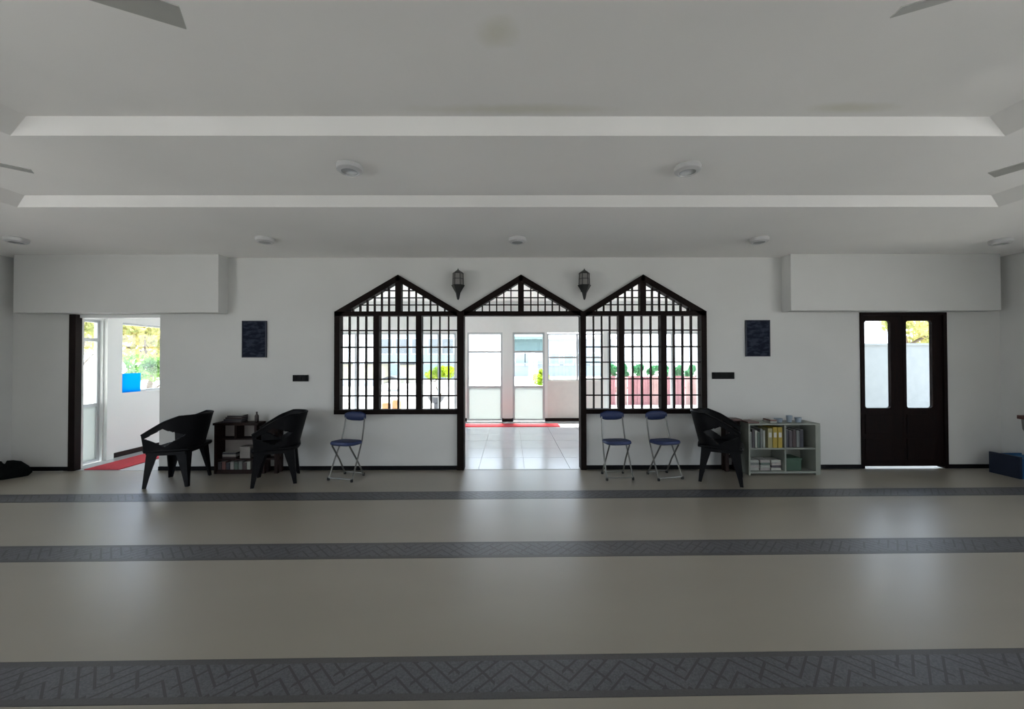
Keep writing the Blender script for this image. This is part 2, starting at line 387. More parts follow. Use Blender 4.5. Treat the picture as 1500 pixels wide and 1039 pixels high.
# ------------------------------------------------------------------ timber grilles
FY0, FY1 = WY-.035, WY+.075
def slant(mb, a, b, w, lo=True):      # a slanted timber between two x,z points, thickness w below the line
    ax, az = a; bx, bz_ = b; L = math.hypot(bx-ax, bz_-az); nx, nz = (bz_-az)/L, -(bx-ax)/L
    if nz > 0: nx, nz = -nx, -nz
    c = [(ax, az), (bx, bz_), (bx+nx*w, bz_+nz*w), (ax+nx*w, az+nz*w)]
    area = sum(c[i][0]*c[(i+1) % 4][1]-c[(i+1) % 4][0]*c[i][1] for i in range(4))
    mb.prism(c if area > 0 else c[::-1], FY0, FY1); return mb
railh = .075; rw = .075
zr = wz(463)                             # underside of the rail below the gable
def gable(root, a, pk, b, bars_y=(FY0+.03, FY1-.03)):
    slant(MB(), (a, eave), pk, rw).build('rafter', M['wood'], root); slant(MB(), pk, (b, eave), rw).build('rafter', M['wood'], root)
    B('rail', M['wood'], root, a, b, FY0, FY1, zr, eave+.005)
    B('king_post', M['wood'], root, pk[0]-.037, pk[0]+.037, FY0+.005, FY1-.005, eave, pk[1]-rw*.9)
    def top(x):
        t = (x-a)/(pk[0]-a) if x < pk[0] else (b-x)/(b-pk[0])
        return eave+t*(pk[1]-eave)-rw*1.05
    bwid = .011
    for s, e in ((-1, a), (1, b)):
        for k_ in range(1, 8):
            x = pk[0]+s*(.037+k_*.094)
            if top(x)-eave < .03 or not (a+.05 < x < b-.05): continue
            B('glazing_bar', M['wood'], root, x-bwid/2-.002, x+bwid/2+.002, *bars_y, eave, top(x)+.01)
        for k_ in range(1, 5):
            z = eave+k_*.094
            t = (z+rw*1.05-eave)/(pk[1]-eave)
            if t >= .95: continue
            xe = e+(pk[0]-e)*t
            if abs(xe-pk[0]) < .06: continue
            B('glazing_bar', M['wood'], root, min(xe, pk[0]), max(xe, pk[0]), bars_y[0]+.004, bars_y[1]-.004, z-bwid/2, z+bwid/2)
def grille(name, a, b, pk, mull, posts):
    root = tag(empty(name), kind='structure')
    gable(root, a, pk, b)
    B('sill_rail', M['wood'], root, a, b, FY0-.004, FY1, sill-.002, wz(599.5))
    zb_ = wz(599)
    for p0, p1 in posts: B('stile', M['wood'], root, p0, p1, FY0, FY1, sill-.001, eave)
    edges = [posts[0][1]]
    for c in mull: B('mullion', M['wood'], root, c-.037, c+.037, FY0, FY1, zb_, zr); edges += [c-.037, c+.037]
    edges.append(posts[1][0])
    for i in range(0, 6, 2):
        l_, r_ = edges[i], edges[i+1]
        for k_ in range(1, 4):
            x = l_+(r_-l_)*k_/4; B('glazing_bar', M['wood'], root, x-.0075, x+.0075, FY0+.03, FY1-.03, zb_, zr)
        for py in (484, 508.6, 531, 555.5, 579.6):
            z = wz(py); B('glazing_bar', M['wood'], root, l_, r_, FY0+.034, FY1-.034, z-.0075, z+.0075)
grille('window_1', w1[0], pl, pk1, (wx(552), wx(614)), [(w1[0], w1[0]+.07), (post_l[0]-.001, post_l[0])])
grille('window_2', pr, w2[1], pk2, (wx(910), wx(971.5)), [(post_r[1], post_r[1]+.001), (w2[1]-.07, w2[1])])
d2 = tag(empty('door_2'), kind='structure')
gable(d2, pl, pkm, pr)
B('jamb', M['wood'], d2, post_l[0], post_l[1], FY0-.005, FY1+.045, 0, eave); B('jamb', M['wood'], d2, post_r[0], post_r[1], FY0-.005, FY1+.045, 0, eave)

# left door: dark frame, leaf slid aside
d1 = tag(empty('door_1'), kind='structure')
B('jamb', M['wood'], d1, wx(104), wx(113.5), WY-.03, WY+.05, 0, door_head_l)
B('jamb', M['white'], d1, door_l[1]-.02, door_l[1], WY+.02, WY+WT, 0, door_head_l)
B('head', M['white'], d1, door_l[0]+.05, door_l[1]-.02, WY+.02, WY+WT, door_head_l-.04, door_head_l)

# right double door
d3 = tag(empty('door_3'), kind='structure')
dl, dr = door_r; dh = door_head_r; fy0, fy1 = WY-.02, WY+.08
B('jamb', M['doorwood'], d3, dl, dl+.035, fy0, fy1, 0, dh); B('jamb', M['doorwood'], d3, dr-.045, dr, fy0, fy1, 0, dh)
B('head', M['doorwood'], d3, dl+.035, dr-.045, fy0, fy1, dh-.035, dh)
midx = (dl+dr)/2+.0
def leaf(x0, x1, pa, pb):
    ly0, ly1 = WY, WY+.04; ptop = wz(470, 1316); pbot = wz(598, 1316); z0_ = wz(683, 1320)
    lf = MB(); zt = dh-.037
    lf.box(x0, pa, ly0, ly1, z0_, zt); lf.box(pb, x1, ly0, ly1, z0_, zt); lf.box(pa, pb, ly0, ly1, ptop, zt); lf.box(pa, pb, ly0, ly1, z0_, pbot)
    # rounded corners of the pane
    r_ = .035
    for cx, cz, sx_, sz_ in ((pa, ptop, 1, -1), (pb, ptop, -1, -1), (pa, pbot, 1, 1), (pb, pbot, -1, 1)):
        pts = [(cx, cz)]+[(cx+sx_*r_*(1-math.sin(t)), cz+sz_*r_*(1-math.cos(t))) for t in [i*PI/8 for i in range(5)]]
        area = sum(pts[i][0]*pts[(i+1) % len(pts)][1]-pts[(i+1) % len(pts)][0]*pts[i][1] for i in range(len(pts)))
        lf.prism(pts if area > 0 else pts[::-1], ly0+.001, ly1-.001)
    L = lf.build('leaf', M['doorwood'], d3)
    B('pane', M['glass'], L, pa, pb, ly0+.018, ly0+.022, pbot, ptop)
    for za, zb_ in ((z0_+.08, z0_+.36), (z0_+.42, pbot-.08)):
        B('panel', M['doorwood'], L, pa-.01, pb+.01, ly0-.012, ly0+.002, za, zb_, bevel=.008)
leaf(dl+.036, midx-.002, wx(1267, 540), wx(1305, 540)); leaf(midx+.002, dr-.046, wx(1328, 540), wx(1366, 540))
B('threshold', M['threshold'], d3, dl+.03, dr-.1, WY-.03, WY+WT, 0.003, wz(682.5, 1320), bevel=.003)
MB().lathe([(.012, 0), (.012, .02), (.022, .03), (.02, .05), (.006, .055)], (0, 0, 0), 14).build('door_handle', M['lampmetal'], d3, smooth=True)
h_ = kids(d3)[-1]; h_.rotation_euler = (R(90), 0, 0); h_.location = (midx-.045, WY, 1.0)

# ------------------------------------------------------------------ veranda
vf = tag(B('floor', mat('grout', (.45, .45, .44), .7), None, VXL, VXR, WY+.0, VY, -.15, -.006), kind='structure')
tilem = mat('polished_white_tile', (.56, .58, .60), .2, spec=.6, noise=.04, nscale=3)
tm = None; ts = .6
nx = int((VXR-VXL)/ts)+1; ny = int((VY-WY)/ts)+1
for i in range(nx):
    for j in range(ny):
        xa = VXL+i*ts+.002; xb = min(VXL+(i+1)*ts-.002, VXR); ya = WY+.002+j*ts; yb_ = min(WY+(j+1)*ts-.002, VY)
        full = abs(xb-xa-ts+.004) < 1e-4 and abs(yb_-ya-ts+.004) < 1e-4
        if xb-xa < .02 or yb_-ya < .02: continue
        if full and tm: o = tm.copy(); COL.objects.link(o)
        else:
            o = B('tile', tilem, vf, 0, xb-xa, 0, yb_-ya, -.006, 0)
            if full: tm = o
        o.location = (xa, ya, 0)
VZ = 2.78
tag(B('ceiling', M['ceil'], None, VXL-.12, VXR+.12, WY+WT, VY+.5, VZ, VZ+.15), kind='structure')
def vx(px): return aty(px, 540, VY).x
def vz(py, px=760): return aty(px, py, VY).z
topz = vz(487)
gL = (-4.6, vx(668)); D1 = (vx(684), vx(736)); D2 = (vx(751), vx(798)); W3 = (vx(802), vx(884)); gR = (vx(890), 4.4)
wv = MB(); a0, a1 = VY, VY+.12
wv.box(VXL-.12, VXR+.12, a0, a1, topz, VZ)
for a, b in ((VXL-.12, gL[0]), (gL[1], D1[0]), (D1[1], D2[0]), (D2[1], W3[0]), (W3[1], gR[0]), (gR[1], VXR+.12)): wv.box(a, b, a0, a1, 0, topz)
tag(wv.build('wall_veranda', M['vwall']), kind='structure')
tag(B('wall_low', M['beigewall'], None, *W3, a0, a1, 0, vz(558)), kind='structure')
tag(B('column_veranda', M['white'], None, D1[1]+.02, D2[0]-.02, VY-.06, VY, 0, VZ), kind='structure')
bv = MB()
for a, b in ((VXL, gL[0]), (gL[1], D1[0]), (D1[1]-.01, D2[0]+.01), (D2[1], W3[1])): bv.box(a, b, VY-.07 if b-a < .3 and a > D1[0] and b < D2[1] else VY-.015, VY, 0, .07)
tag(bv.build('baseboard_veranda', M['brown']), kind='structure')
def framed(root, x0, x1, z0, z1, y, rails=(), t=.045, paneM=None, mulls=(), depth=.05):
    paneM = paneM or {}
    B('stile', M['alu'], root, x0, x0+t, y, y+depth, z0, z1); B('stile', M['alu'], root, x1-t, x1, y, y+depth, z0, z1)
    B('rail', M['alu'], root, x0+t, x1-t, y, y+depth, z1-t, z1); B('rail', M['alu'], root, x0+t, x1-t, y, y+depth, z0, z0+t)
    zs = [z0+t]
    for r_ in rails: B('rail', M['alu'], root, x0+t, x1-t, y, y+depth, r_-.022, r_+.022); zs += [r_-.022, r_+.022]
    zs.append(z1-t)
    xs = [x0+t]
    for c in mulls: B('mullion', M['alu'], root, c-.02, c+.02, y-.001, y+depth+.001, z0+t, z1-t); xs += [c-.02, c+.02]
    xs.append(x1-t)
    for i in range(0, len(zs), 2):
        for j in range(0, len(xs), 2):
            B('pane', paneM.get(i//2, M['glass']), root, xs[j], xs[j+1], y+.02, y+.026, zs[i], zs[i+1])
vn = 21
def vwin(kind, *a, **k_):
    global vn
    r_ = tag(empty('%s_%d' % (kind, vn)), kind='structure'); vn += 1; framed(r_, *a, **k_); return r_
mid = vz(567); tr = vz(515.5)
vwin('door', D1[0], D1[1], 0, topz, VY+.03, rails=(mid, tr), paneM={0: M['frost']})
vwin('door', D2[0], D2[1], 0, topz, VY+.03, rails=(mid, tr), paneM={0: M['frost'], 2: M['greenglass']})
vwin('window', W3[0], W3[1], vz(558), topz-.03, VY+.03, mulls=(vx(846),), rails=(vz(524),), t=.03)
vwin('window', gL[0], gL[1], 0, topz, VY+.03, rails=(vz(508.5), vz(580)), mulls=(vx(520), vx(552), vx(583), vx(614), vx(642)))
vwin('window', gR[0], gR[1], 0, topz, VY+.03, rails=(vz(508),), mulls=(vx(941), vx(985)))
portal(((gL[0]+gL[1])/2, VY+.2, topz/2), (R(-90), 0, 0), gL[1]-gL[0], topz)
portal(((gR[0]+gR[1])/2, VY+.2, topz/2), (R(-90), 0, 0), gR[1]-gR[0], topz)
portal(((D1[0]+W3[1])/2, VY+.2, topz/2), (R(-90), 0, 0), W3[1]-D1[0], topz)
# veranda left wall (runs away from the hall's left door)
def ysd(px): d = ray(px, 560); return d.y*(VXL/d.x)
zt_ = 2.0
a, b = 5.30, ysd(150); c0, c1 = ysd(179), 7.3; sill_v = .94
c2, c3 = 7.5, 8.9
wl = MB(); x0, x1 = VXL-.12, VXL
wl.box(x0, x1, WY+WT, VY, zt_, VZ); wl.box(x0, x1, WY+WT, a, 0, zt_); wl.box(x0, x1, b, c0, 0, zt_); wl.box(x0, x1, c0, c1, 0, sill_v)
wl.box(x0, x1, c1, c2, 0, zt_); wl.box(x0, x1, c2, c3, 0, sill_v); wl.box(x0, x1, c3, VY, 0, zt_)
tag(wl.build('wall_veranda_left', M['white']), kind='structure')
def sideframe(kind, ya, yb_, z0, z1, rails=(), pm=None, t=.045):
    global vn
    r_ = tag(empty('%s_%d' % (kind, vn), (VXL-.06, 0, 0), R(90)), kind='structure'); vn += 1
    framed(r_, ya, yb_, z0, z1, -.02, rails=rails, paneM=pm or {}, t=t)   # local x runs along world y
    return r_
sideframe('door', a, b, 0, zt_, rails=(.80, 1.72), pm={0: M['frost']}, t=.035)
lw = sideframe('window', c0, c1, sill_v, zt_, t=.03)
sideframe('window', c2, c3, sill_v, zt_, t=.03)
portal((VXL-.2, (a+c3)/2, 1.2), (0, R(-90), 0), 2.0, c3-a)
wr = MB(); wr.box(VXR, VXR+.12, WY+WT, VY, 0, VZ)
tag(wr.build('wall_veranda_right', M['white']), kind='structure')
tag(B('baseboard_veranda_left', M['brown'], None, VXL, VXL+.015, ysd(160), VY, 0, .07), kind='structure')
# column between the side door and window
tag(B('trim_3', M['white'], None, VXL, VXL+.05, b+.02, b+.12, 0, VZ), kind='structure')
# runners
o = B('floor_runner', M['red'], None, VXL+.25, VXL+.70, 5.16, 8.2, .001, .009); tag(o, 'long red carpet runner along the wall beyond the left doorway', 'carpet')
o = B('floor_runner', M['red'], None, aty(681, 620, 8.6).x, aty(818, 620, 8.6).x, 8.30, 8.72, .001, .009); tag(o, 'short red carpet runner before the glass doors beyond the central doorway', 'carpet')
# poster fixed on the side window
py0, py1 = ysd(180), ysd(208)
o = B('poster', M['poster'], None, VXL-.03, VXL-.024, py0, py1, EYE-.24, EYE-.24+.0001+.0, bevel=0)
bpy.data.objects.remove(o)
def zs_(px, py): d = ray(px, py); t = VXL/d.x; return EYE+d.z*t
o = B('poster', M['poster'], None, VXL-.028, VXL-.022, ysd(181), ysd(208), zs_(194, 577), zs_(194, 547)); tag(o, 'bright blue sheet stuck low on the window glass beyond the left doorway', 'poster')

# ------------------------------------------------------------------ outdoors
gr = MB(); gr.box(-60, 60, VY+.12, 80, -.2, -.02).box(-60, VXL-.12, -40, VY+.12, -.2, -.02).box(XR+.15, 60, -40, WY, -.2, -.02).box(VXR+.12, 60, WY+.0, VY+.12, -.2, -.02).box(VXL-.12, XR+.15, -40, YB-.15, -.2, -.02)
tag(gr.build('ground', M['concrete']), kind='structure')
bw = MB().box(VXR+.15, 12, 7.6, 7.75, -.02, aty(1320, 506, 7.6).z).box(VXR+.15, 12, 7.57, 7.78, aty(1320, 506, 7.6).z, aty(1320, 503, 7.6).z)
tag(bw.build('boundary_wall', M['ywall']), 'white boundary wall seen through the panes of the dark door', 'wall', kind='structure')

tag(B('trim_4', M['white'], None, VXR+.12, XR+.15, WY+WT, 7.1, 2.56, 2.70), kind='structure')   # unseen canopy added to block sun and sky light through the dark door
def foliage(n, c, rad, leaf, mesh=None, seedv=1, blobs=7):
    rnd = random.Random(seedv); v = []; f = []
    cs = [(Vector((rnd.gauss(0, .5)*rad[0], rnd.gauss(0, .5)*rad[1], rnd.uniform(-.6, .6)*rad[2])), rnd.uniform(.4, .65)) for _ in range(blobs)]
    for i in range(n):
        bc, br = rnd.choice(cs)
        d = Vector((rnd.gauss(0, 1), rnd.gauss(0, 1), rnd.gauss(0, 1))).normalized()*rnd.uniform(.6, 1)*br
        p = Vector(c)+bc+Vector((d.x*rad[0], d.y*rad[1], d.z*rad[2]))
        e = Euler((rnd.uniform(0, 6.3), rnd.uniform(0, 6.3), rnd.uniform(0, 6.3))).to_matrix()
        a_, b_ = e @ Vector((leaf, 0, 0)), e @ Vector((0, leaf*.5, 0)); k_ = len(v)
        v += [p-a_, p+b_+e @ Vector((0, 0, leaf*.15)), p+a_, p-b_+e @ Vector((0, 0, leaf*.15))]; f.append([k_, k_+1, k_+2, k_+3])
    return v, f
def tree(name, x, y, h, rad, lm, label, n=2600, leaf=.09, seedv=1, group=None, tr_=.08, cz=None):
    r_ = empty(name, (x, y, -.02)); tag(r_, label, 'tree', group)
    cz = cz or h-rad[2]*.9
    v, f = foliage(n, (0, 0, cz), rad, leaf, seedv=seedv); link_mesh('crown', v, f, lm, r_)
    rnd = random.Random(seedv+50); pts = [Vector((rnd.uniform(-.06, .06)*k_, rnd.uniform(-.06, .06)*k_, (cz-rad[2]*.1)*k_/5)) for k_ in range(6)]
    t_ = MB().tube(pts, tr_, 8, tr_*.5)
    for k_ in range(4):
        s_ = pts[3+k_ % 2]; d = Vector((rnd.uniform(-1, 1)*rad[0]*.6, rnd.uniform(-1, 1)*rad[1]*.6, rad[2]*.7)); t_.tube([s_, s_+d*.5+Vector((0, 0, -.05)), s_+d], tr_*.4, 6, tr_*.12)
    t_.build('trunk', M['bark'], r_, smooth=True); return r_
tree('yellow_tree', -9.8, 10.6, 3.6, (1.5, 1.2, .62), M['leaf_y'], 'yellow-leaved tree outside the right-hand window beyond the left doorway', 3200, .09, 3, cz=2.1)
tree('green_tree', -8.6, 7.75, 2.9, (.5, .5, .65), M['leaf_y'], 'slender pale green tree outside the glazed side door beyond the left doorway', 900, .06, 9, cz=1.95)
tree('green_bush', -8.3, 9.3, 1.5, (.45, .45, .3), M['leaf_g'], 'low green bush behind the blue sheet beyond the left doorway', 900, .06, 5, cz=1.3, tr_=.03)
p = aty(642, 547, 11.5); tree('lime_bush', p.x, 11.5, 1.3, (.38, .3, .24), M['leaf_l'], 'bright lime bush outside, seen through the right panel of the left grille', 1100, .05, 6, cz=p.z+.02, tr_=.03)
p = aty(791, 553, 12.0); tree('lime_bush', p.x, 12, 1.3, (.26, .26, .26), M['leaf_l'], 'bright lime bush outside, seen through the middle glass door', 800, .05, 8, cz=p.z+.02, tr_=.03)
p = aty(1350, 486, 11); tree('yellow_green_tree', p.x, 11, 2.8, (.9, .8, .6), M['leaf_y'], 'yellow-green tree top above the boundary wall through the right door pane', 1500, .08, 12, cz=p.z+.15)
p = aty(1300, 480, 14); tree('yellow_green_tree', p.x, 16, 3.2, (.5, .8, .5), M['leaf_y'], 'yellow-green tree far off through the left pane of the dark door', 500, .08, 13, cz=p.z+.6)
# hedge plants above the red fence
for i, px in enumerate((897, 916, 936, 956, 976, 995, 1014, 1033)):
    p = aty(px, 540, 12.6); tree('hedge_shrub', p.x, 12.7, 1.3, (.135, .12, .2), M['leaf_d'], '%s dark green shrub above the red fence, seen through the right grille' % ('leftmost', 'second from left', 'third from left', 'fourth from left', 'fourth from right', 'third from right', 'second from right', 'rightmost')[i], 560, .06, 20+i, group='shrubs above the red fence', cz=p.z-.06, tr_=.03)
fr = empty('sheet_fence', (0, 12.2, 0)); tag(fr, 'red and faded pink sheet fence in the yard, seen through the right grille', 'fence')
x = aty(888, 560, 12.2).x; zt2 = aty(900, 551, 12.2).z; i = 0
while x < 8.5:
    w_ = .30+.1*((i*7) % 3)/2
    f_ = MB()
    for q in range(4):
        xa = x+w_*q/4; f_.box(xa, xa+w_/4-.01, (-.012 if q % 2 else 0), (-.012 if q % 2 else 0)+.01, 0, zt2-.02*(i % 2))
    f_.box(x, x+w_, .01, .02, 0, zt2-.02*(i % 2)-.01)
    f_.build('sheet', M['redsheet'] if i % 3 != 1 else M['redsheet2'], fr); x += w_+.01; i += 1
B('rail', M['brown'], fr, aty(888, 560, 12.2).x, 8.5, .021, .06, .5, .56)
# pot with stem
p = atz(639, 604, 0)
pt = aty(639, 590, 10.6); r_ = empty('garden_urn', (pt.x, 10.6, -.02)); tag(r_, 'dark bowl-shaped garden urn outside the left grille, below the lime bush', 'urn')
MB().lathe([(.12, 0), (.12, .03), (.07, .06), (.065, .26)], (0, 0, 0), 18).build('pedestal', M['potty'], r_, smooth=True)
MB().lathe([(.065, .26), (.14, .30), (.21, .38), (.25, .46), (.23, .47), (.19, .42)], (0, 0, 0), 18).build('bowl', M['potty'], r_, smooth=True)
# cream outbuilding and shed far behind
p0 = aty(480, 545, 22); p1 = aty(548, 545, 22)
r_ = empty('outbuilding', (0, 22, -.02)); tag(r_, 'low cream outbuilding far beyond the left panel of the left grille', 'building')
B('wall', M['cream'], r_, p0.x, p1.x, 0, 3, 0, aty(520, 533, 22).z); B('roof', M['darkroof'], r_, p0.x-.2, p1.x+.2, -.3, 3.3, aty(520, 533, 22).z, aty(520, 530, 22).z)
B('plinth', M['alu'], r_, p0.x-.01, p1.x+.01, -.03, 0, 0, aty(520, 556, 22).z)
p0 = aty(586, 545, 24); p1 = aty(607, 545, 24)
r_ = empty('outbuilding', (0, 24, -.02)); tag(r_, 'narrow cream outbuilding beyond the middle panel of the left grille', 'building')
B('wall', M['cream'], r_, p0.x, p1.x, 0, 2, 0, aty(596, 534, 24).z); B('roof', M['darkroof'], r_, p0.x-.1, p1.x+.1, -.2, 2.2, aty(596, 534, 24).z, aty(596, 531, 24).z)
r_ = empty('house', (0, 30, -.02)); tag(r_, 'pale teal two-storey house front far beyond the left grille', 'building')
q0 = aty(550, 500, 30); q1 = aty(668, 500, 30); zb_ = aty(610, 531, 30).z; zt_h = aty(610, 470, 30).z
B('wall', M['teal'], r_, q0.x, q1.x, 0, 5, 0, zt_h); B('roof', M['alu'], r_, q0.x-.4, q1.x+.4, -.5, 5.5, zt_h, zt_h+.25)
B('band_course', M['alu'], r_, q0.x, q1.x, -.06, 0, zb_-.1, zb_)
for px in (566, 588, 612, 636, 656):
    xx = aty(px, 500, 30).x; w_ = B('window_frame', M['alu'], r_, xx-.5, xx+.5, -.05, 0, zb_+.6, zb_+1.9); B('pane', M['greypane'], w_, xx-.42, xx+.42, -.06, -.05, zb_+.7, zb_+1.8)
r_ = empty('house', (0, 34, -.02)); tag(r_, 'long pale blue building beyond the middle glass door and the window beside it', 'building')
q0 = aty(748, 500, 34); q1 = aty(900, 500, 34); zl = aty(820, 531, 34).z; zh_ = aty(820, 497, 34).z
B('wall', M['paleblue'], r_, q0.x, q1.x, 0, 5, 0, zh_); B('roof', M['alu'], r_, q0.x-.3, q1.x+.3, -.8, 5.4, zh_, zh_+.2)
B('ledge', M['teal'], r_, q0.x, q1.x, -.3, 0, zl-.15, zl)
for px in (762, 776, 812, 833, 850, 872):
    xx = aty(px, 500, 34).x; w_ = B('window_frame', M['white'], r_, xx-.45, xx+.45, -.05, 0, .9, 2.0); B('pane', M['teal'], w_, xx-.38, xx+.38, -.06, -.05, .98, 1.92)
p0 = aty(557, 556, 18); p1 = aty(586, 556, 18)
r_ = empty('shelter', (0, 18, -.02)); tag(r_, 'small dark-roofed shelter in the yard beyond the middle panel of the left grille', 'shelter')
MB().prism([(p0.x, p0.z), (p1.x, p1.z), (p1.x, p1.z+.04), ((p0.x+p1.x)/2, p0.z+.18), (p0.x, p0.z+.04)], 0, 1.2).build('roof', M['darkroof'], r_)
for xx in (p0.x+.08, p1.x-.08):
    for yy in (.1, 1.1): B('post', M['alu'], r_, xx-.03, xx+.03, yy-.03, yy+.03, 0, p0.z)
for i, (px, w_, h2) in enumerate(((566, .26, .22), (581, .2, .3))):
    p = atz(px, 601, -.02); p = aty(px, 598, 11.2)
    o = MB().lathe([(.08, 0), (.12, .03), (.13, h2*.8), (.10, h2), (.08, h2)], (0, 0, 0), 14).build('clay_pot', mat('clay_%d' % i, (.45, .22, .09), .7, noise=.2), None, smooth=True)
    o.location = (p.x, 11.2, -.02); tag(o, ['wider orange clay pot', 'taller narrow orange clay pot'][i]+' on the ground outside the middle panel of the left grille', 'pot')

# ------------------------------------------------------------------ black resin tub chairs
def tub_chair():
    r_ = empty('tub_chair')
    # path of the shell, t in [-1,1]; front of the chair looks along -y
    def path(t):
        a_ = t*PI*.5
        s_ = abs(t)
        if s_ < .55:
            th = t/.55*PI/2; x = .265*math.sin(th); y = .02+.225*math.cos(th)
        else:
            x = math.copysign(.265+.015*(s_-.55)/.45, t); y = .02-(s_-.55)/.45*.225
        return x, y
    def top(t):
        s_ = abs(t)
        return .80-.025*s_**2 if s_ < .40 else .796-.196*((s_-.40)/.60)**1.0
    DI = [(.955, .560), (.60, .664), (.30, .585), (.585, .462)]      # corners of the arm opening
    def inside(s_, z):
        return all((DI[(q+1) % 4][0]-DI[q][0])*(z-DI[q][1])-(DI[(q+1) % 4][1]-DI[q][1])*(s_-DI[q][0]) > 0 for q in range(4))
    N = 150; K = 44; v = []; f = []
    for i in range(N+1):
        t = -1+2*i/N; x, y = path(t); zt, zb = top(t), .405
        for k_ in range(K+1):
            z = zb+(zt-zb)*k_/K; q = max(0, (z-.42)/.38); fl_ = .93+.15*q
            lean = .055*q*(1 if abs(t) < .6 else 0)*math.cos(min(1, abs(t)/.6)*PI/2)
            v.append((x*fl_, y*fl_+lean, z))
    for i in range(N):
        for k_ in range(K):
            t = -1+2*(i+.5)/N; z = .405+(top(t)-.405)*(k_+.5)/K
            if inside(abs(t), z): continue
            a_ = i*(K+1)+k_; f.append([a_, a_+1, a_+K+2, a_+K+1])
    sh = link_mesh('backrest', v, f, M['blackplastic'], r_, True)
    md = sh.modifiers.new('thick', 'SOLIDIFY'); md.thickness = .016; md.offset = 0
    # rolled rim
    rim = MB().tube([(Vector(v[i*(K+1)+K])) for i in range(N+1)], .012, 8); rim.build('rim', M['blackplastic'], sh, smooth=True)
    # seat: dished slab with rounded front
    sv = []; sf = []; n_ = 14
    for i in range(n_+1):
        for j in range(n_+1):
            u = -1+2*i/n_; w_ = -1+2*j/n_
            x = u*math.sqrt(1-w_*w_*.16)*.255; y = w_*math.sqrt(1-u*u*.16)*.245
            z = .43-.02*(1-u*u)*(1-w_*w_)-(.02 if w_ < -.9 else 0)+(.01 if abs(u) > .9 else 0)
            sv.append((x, y, z))
    for i in range(n_):
        for j in range(n_): a_ = i*(n_+1)+j; sf.append([a_, a_+n_+1, a_+n_+2, a_+1])
    se = link_mesh('seat', sv, sf, M['blackplastic'], r_, True); md = se.modifiers.new('thick', 'SOLIDIFY'); md.thickness = .03; md.offset = -1
    # apron under the seat edge
    for sx_ in (-1, 1):
        for sy in (-1, 1):
            tp = Vector((sx_*.215, sy*.195, .42)); bt = Vector((sx_*.232, sy*.228, 0))
            # L-section tapering leg
            m_ = MB(); rows = []
            for k_ in range(5):
                q = k_/4; c = tp.lerp(bt, q); wd = .085*(1-q)**1.2+.034; th = .014
                rows.append([(c.x, c.y), (c.x-sx_*wd, c.y), (c.x-sx_*wd, c.y-sy*th), (c.x-sx_*th, c.y-sy*th), (c.x-sx_*th, c.y-sy*wd), (c.x, c.y-sy*wd)])
            for k_ in range(5):
                for x, y in rows[k_]: m_.v.append(Vector((x, y, tp.z*(1-k_/4))))
            for k_ in range(4):
                for i in range(6): j = (i+1) % 6; m_.f.append([k_*6+i, k_*6+j, (k_+1)*6+j, (k_+1)*6+i])
            m_.f.append([0, 1, 2, 3, 4, 5]); m_.f.append([24+i for i in range(5, -1, -1)])
            m_.build('leg', M['blackplastic'], r_)
    ap = MB()
    ap.box(-.2, .2, -.215, -.200, .34+.03, .43).box(-.2, .2, .185, .2, .37, .43).box(-.225, -.21, -.19, .19, .36, .43).box(.21, .225, -.19, .19, .36, .43)
    ap.build('apron', M['blackplastic'], r_)
    return r_
tub = tub_chair()
# rotation: chair's front is -y at 0; facing -x is -90 degrees
specs = [((-3.91, 4.655), -80, 'black resin armchair beside the open left doorway, facing left'),
         ((-2.78, 4.69), -66, 'black resin armchair right of the brown book rack, facing left'),
         ((2.51, 4.69), 60, 'black resin armchair below the right grille, facing right toward the shelves')]
for i, ((x, y), a_, lb) in enumerate(specs):
    o = tub if i == 0 else copy_tree(tub)
    o.location = (x, y, .0024); o.rotation_euler = (0, 0, R(a_)); tag(o, lb, 'chair', 'black resin armchairs by the far wall')

